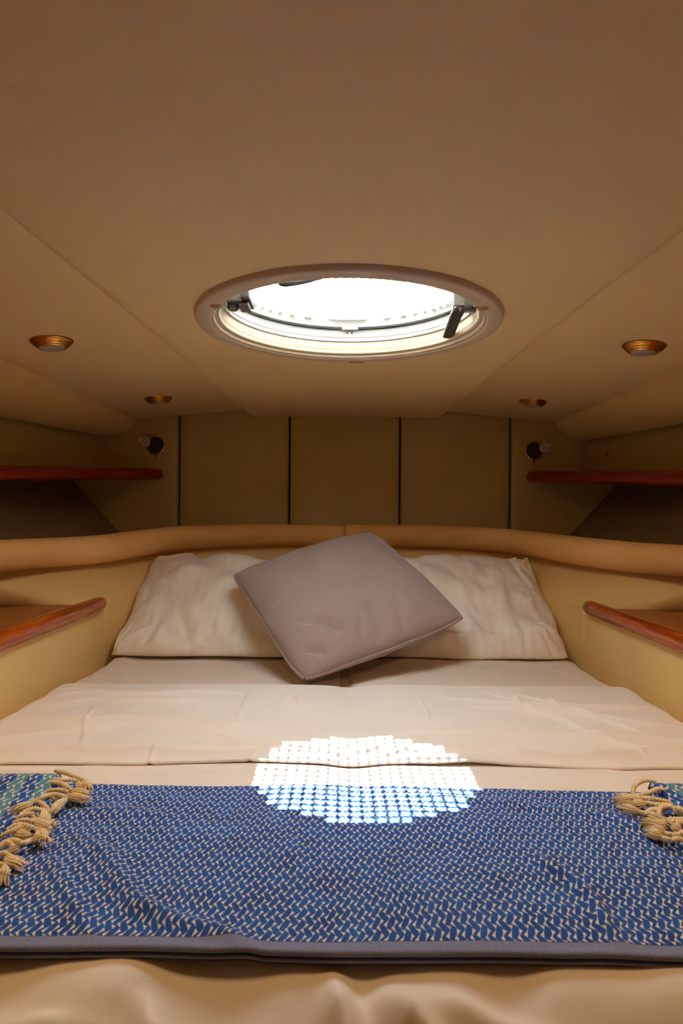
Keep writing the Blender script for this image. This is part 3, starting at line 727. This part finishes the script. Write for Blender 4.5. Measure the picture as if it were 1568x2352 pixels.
cu = thing('cushion', (0, 1.65, -.25), label='square taupe herringbone cushion tipped on its corner across both pillows', category='cushion')
L_, R_, T2, B2 = [np.array(q) for q in ((-.304, 1.709, -.186), (.290, 1.56, -.275), (.091, 1.95, -.041), (-.090, 1.42, -.366))]
e1 = (R_-L_); e2 = (T2-B2); d1 = e1/np.linalg.norm(e1); d2 = e2/np.linalg.norm(e2)
exc = (d1+d2)/math.sqrt(2); eyc = (d2-d1)/math.sqrt(2); cc = (L_+R_+T2+B2)/4
o, rim, _ = pillow('cushion_cover', cc, exc, eyc, .224, .224, .074, 'taupe', cu, 77, corner=.02, n=120, m=120, wr=.5, square=2.5, sag=support, rnd=.045, pw=.47, dents=[(-.35, -.75, -.75, -.35, .012, -.013), (-.62, -.86, -.86, -.70, .008, -.008), (-.05, -.95, .05, -.45, .013, -.013), (-.25, -.9, -.12, -.6, .009, -.008), (-.96, -.1, -.7, .0, .010, -.006), (.2, -.95, .3, -.7, .01, -.006), (-.9, .75, -.5, .6, .012, -.005)])
tube('piping', rim, .0042, 'taupe', cu, seg=8, caps=False, up=(0.1, -.5, .8))

# ------------------------------------------------------------------ blue throw
th = thing('throw_blanket', (0, .7, ZM), label='blue and cream zigzag woven throw folded across the foot of the bed', category='blanket')
YT, YB = .873, .552
def throw_z(xq, yq):
    z = ZM+sheet_z(xq, yq)+.011+.005*np.exp(-((xq-.01)/.04)**2)
    z = z+.0025*vn(xq, yq, 7, 41)+.0010*vn(xq, yq, 20, 42)
    for k, (x0, y0, x1, y1, w_, h_) in enumerate([(-.30, .74, -.17, .56, .012, .007), (-.33, .70, -.22, .55, .008, .004), (-.20, .60, -.08, .545, .010, .006), (.20, .70, .235, .55, .008, .008), (.05, .72, .02, .56, .010, .003),
                 (.30, .80, .42, .70, .014, .006), (-.36, .80, -.20, .78, .012, .004), (-.12, .80, -.02, .60, .014, .003), (.08, .84, .33, .80, .010, .003), (.12, .80, .16, .60, .012, .003)]):
        z = z+ridge(xq, yq, x0, y0, x1, y1, w_, h_, .012, 140+k, .3)
    return z
def ytop_t(x): return YT+.004*np.sin(x*9)-.012*np.clip((x-.12)*3, 0, 1)+.002*vn(x, 0*x, 8, 3)
def ybot_t(x): return YB-.004+.004*vn(x, 0*x, 5, 9)-.018*np.clip(x*2, 0, 1)
xs = np.linspace(-.66, .66, 420); nr = 200
ks = np.linspace(0, 1, nr); hemw = .0105
Xt = np.tile(xs, (nr, 1)); Yt = ybot_t(Xt)+hemw+(ytop_t(Xt)-ybot_t(Xt)-hemw)*ks[:, None]
Pt = np.stack([Xt, Yt, throw_z(Xt, Yt)], -1)
def roll(P0, dy, n=6, r=.005, up=False):
    out = []
    for k in range(n):
        an = (k+1)/n*math.pi*.9; q = P0.copy(); q[:, 1] += dy*r*math.sin(an); q[:, 2] -= r*(1-math.cos(an)); out.append(q)
    return out
top = np.array(roll(Pt[-1], 1))
Pfull = np.concatenate([Pt, top], 0)
uvt = Pfull[..., :2].copy(); uvt[nr:, :, 1] += .003*np.arange(1, 7)[:, None]
grid('woven_cloth', Pfull, 'weave', th, uv=uvt, flip=True)
Yh = ybot_t(Xt[:12])+hemw*np.linspace(0, 1, 12)[:, None]
Ph = np.stack([Xt[:12], Yh, throw_z(Xt[:12], Yh)-.0003], -1)
Phf = np.concatenate([np.array(roll(Ph[0], -1, 5, .003))[::-1], Ph], 0)
grid('hem', Phf, 'hem', th, flip=True)
for dz, dy, nm, mt_ in ((-.0058, -.0003, 'folded_layer', 'edge'), (-.0084, -.0008, 'folded_layer', 'hem'), (-.0108, .0008, 'folded_layer', 'edge')):
    lay = []
    for k in range(7):
        an = -math.pi/2+k/6*math.pi; q = Ph[0].copy(); q[:, 1] += dy-.0016*math.cos(an)-.001; q[:, 2] += dz+.0016*math.sin(an); lay.append(q)
    q = lay[-1].copy(); q[:, 1] += .02; lay.append(q)
    grid(nm, np.array(lay), mt_, th, flip=True)
# turned-back ends with turquoise weave
def zf_(x, y): return throw_z(x, y)+.0075
for s, xe_ in ((-1, -.390), (1, .409)):
    xo = s*.66; n = 120; fx = np.linspace(0, 1, 60)
    Xq = (xe_+(xo-xe_)*fx)[None, :]*np.ones((n, 1)); Yq = ybot_t(Xq)+.002+(ytop_t(Xq)+.006-ybot_t(Xq)-.002)*np.linspace(0, 1, n)[:, None]
    Xq = Xq+.004*np.sin(Yq*40)*(1-fx)[None, :]
    Zq = zf_(Xq, Yq)+.003*np.exp(-((Yq-ytop_t(Xq))/.03)**2)
    P = np.stack([Xq, Yq, Zq], -1); P = np.concatenate([P, np.array(roll(P[-1], 1, 6, .006))], 0)
    edge = []
    for k in range(4): q = P[:, 0].copy(); q[:, 0] -= s*.0015*math.sin((k+1)/4*1.57); q[:, 2] -= .0055*(k+1)/4; edge.append(q)
    P = np.concatenate([np.array(edge[::-1]).transpose(1, 0, 2), P], 1)
    uv = P[..., :2]*np.array([1.0, 1.0]); uv = uv*.72
    grid('turned_end', P, 'teal', th, uv=uv, flip=(s > 0))

# tassels: twisted cords with frayed ends; drawn where they lie on the cloth
def onplane(px, py, lift):
    z = -.358+lift; y = -z*F/(py-1176+.0); x = (px-784)/F*y
    x += -.004; return [x, y, z]
def tassel(pts, fluff, k, fr=.0047):
    rd = random.Random(900+k); n = len(pts)
    def lay(pp, base, amp):
        out = []
        for i, (px, py) in enumerate(pp):
            l = base+amp*math.sin(math.pi*i/(len(pp)-1+1e-9))
            q = onplane(px, py, l); out.append(q)
        q = np.array(out); zc_ = throw_z(q[:, 0], q[:, 1])+.0045+base; q2 = q.copy()
        inside = (q[:, 1] < ytop_t(q[:, 0])+.002)
        newz = np.where(inside, zc_+amp*np.sin(np.linspace(0, math.pi, len(pp))), q[:, 2])
        # keep the place seen from the camera while changing the height
        sc = newz/q[:, 2]; q2 = q*sc[:, None]; return q2
    lift = .002+.004*rd.random()
    P = catmull(lay(pts, lift, .006), 60)
    t = thing('tassel', (0, 0, 0)); t.parent = th; t.location = Vector(P[-1]+np.array([0, 0, H]))-th.location
    tube('twisted_cord', P, .0022, 'cord', t, seg=14, lobes=2, twist=900, depth=.38, up=(.02, .03, 1))
    Fp = catmull(lay(fluff, lift, .002), 12); m = len(Fp); tq = np.linspace(0, 1, m)
    lathe('knot', [(.0001, -.0034), (.0024, -.0028), (.0034, 0), (.0024, .0028), (.0001, .0034)], tuple(Fp[0]), 'cord', t, axis=tuple(Fp[1]-Fp[0]), seg=14)
    # frayed end: a core and loose strands
    rad = .0026+(fr-.0026)*np.sin(np.clip(tq*1.7, 0, 1.57))-.004*np.clip(tq-.8, 0, 1)*3
    tube('frayed_end', Fp, rad, 'cord', t, seg=56, lobes=11, twist=30, depth=.26, up=(.02, .03, 1))
    V_, Fc = [], []
    T = Fp[-1]-Fp[m//2]; T /= np.linalg.norm(T); A = np.cross(T, (0, 0, 1)); A /= np.linalg.norm(A)+1e-9; B = np.cross(A, T)
    for j in range(60):
        an = rd.uniform(0, 6.283); r0 = rad.max()*rd.uniform(.5, 1.0); s0 = rd.randint(m//6, m-3)
        a0 = Fp[s0]+A*math.cos(an)*r0+B*math.sin(an)*r0*.9; L = rd.uniform(.008, .015); sp = rd.uniform(.1, .5)
        a1 = a0+T*L*.6+(A*math.cos(an)+B*math.sin(an)*.4)*L*.25*sp; a2 = a0+T*L+(A*math.cos(an)+B*math.sin(an)*.2)*L*sp*.7
        for pa, w_ in ((a0, .0008), (a1, .0007), (a2, .0003)):
            for g in range(3): V_.append(pa+w_*(A*math.cos(g*2.09)+B*math.sin(g*2.09)))
        b = j*9
        for r in range(2):
            for g in range(3): Fc.append([b+r*3+g, b+r*3+(g+1) % 3, b+r*3+3+(g+1) % 3, b+r*3+3+g])
    me = mesh('loose_threads', V_, Fc, None, True, parent_loc(t)); link('loose_threads', me, t, 'cord', kind='stuff')
def zl(pts): return [(x/6.03, 1760+y/6.03) for x, y in pts]
def zr(pts): return [(1380+x/8.34, 1760+y/8.34) for x, y in pts]
LT = [([(740, 95), (870, 120), (980, 160), (1080, 195), (1120, 230)], [(1130, 235), (1165, 270), (1185, 320)]),
      ([(710, 215), (850, 225), (980, 220), (1040, 260)], [(1050, 270), (1075, 310), (1100, 330)]),
      ([(680, 250), (800, 265), (900, 320), (970, 365)], [(985, 370), (1050, 385), (1130, 410)]),
      ([(620, 380), (760, 360), (880, 370), (915, 420)], [(925, 440), (1000, 460), (1130, 475)]),
      ([(540, 455), (690, 425), (830, 440), (885, 470)], [(870, 490), (780, 560), (690, 660)]),
      ([(760, 500), (660, 440), (520, 480), (420, 540)], [(400, 550), (300, 590), (180, 640)]),
      ([(380, 560), (500, 530), (610, 610), (650, 700)], [(640, 740), (600, 800), (545, 740)]),
      ([(210, 760), (300, 670), (430, 620), (560, 640)], [(570, 660), (580, 720), (570, 790)]),
      ([(200, 760), (290, 710), (400, 690), (430, 760)], [(440, 780), (520, 830), (600, 860)]),
      ([(150, 830), (280, 785), (420, 800), (510, 835)], [(530, 850), (590, 870), (650, 830)]),
      ([(60, 920), (200, 850), (350, 860), (470, 905)], [(490, 920), (540, 960), (570, 1040)]),
      ([(-20, 1010), (120, 930), (250, 875), (370, 940)], [(350, 990), (290, 990), (200, 970)]),
      ([(-20, 1110), (130, 1060), (270, 1095), (390, 1060)], [(410, 1060), (480, 1020), (560, 950)]),
      ([(-60, 1190), (40, 1100), (120, 1120), (180, 1140)], [(190, 1140), (170, 1170), (120, 1210)]),
      ([(-90, 1290), (-40, 1250), (20, 1240), (50, 1270)], [(60, 1290), (100, 1350), (200, 1390)]),
      ([(-100, 1420), (-50, 1400), (-10, 1410), (10, 1430)], [(10, 1440), (20, 1500), (10, 1550)])]
RT = [([(1050, 310), (950, 240), (800, 220), (640, 290), (575, 380), (565, 500)], [(550, 530), (450, 560), (310, 540)]),
      ([(1210, 410), (1050, 385), (900, 440), (750, 500), (610, 525)], [(590, 540), (480, 590), (330, 620)]),
      ([(1280, 650), (1100, 600), (900, 570), (740, 570)], [(720, 575), (660, 590), (600, 590)]),
      ([(1330, 720), (1150, 690), (950, 680), (810, 660)], [(790, 665), (690, 680), (560, 700)]),
      ([(1180, 800), (1020, 780), (900, 790), (800, 850), (690, 840)], [(670, 830), (540, 790), (380, 750)]),
      ([(1420, 790), (1260, 720), (1100, 740), (1050, 850), (1100, 960)], [(1090, 970), (980, 930), (890, 900)]),
      ([(1600, 960), (1420, 970), (1280, 960), (1180, 1010)], [(1160, 1030), (1020, 1050), (850, 1030)]),
      ([(1600, 1070), (1430, 1020), (1280, 1010), (1220, 1030)], [(1200, 1050), (1100, 1090), (1000, 1080)]),
      ([(1600, 830), (1500, 800), (1430, 780), (1360, 760)], [(1350, 765), (1420, 800), (1520, 830)]),
      ([(1600, 1240), (1420, 1250), (1280, 1260), (1180, 1240)], [(1160, 1230), (1080, 1180), (1000, 1160)]),
      ([(1620, 1400), (1430, 1340), (1260, 1360), (1120, 1330)], [(1100, 1310), (1010, 1270), (910, 1240)]),
      ([(1640, 1330), (1580, 1290), (1520, 1240), (1470, 1200)], [(1460, 1190), (1400, 1140), (1340, 1080)])]
for i, (a_, b_) in enumerate(LT): tassel(zl(a_), zl(b_), i)
for i, (a_, b_) in enumerate(RT): tassel(zr(a_), zr(b_), 40+i)
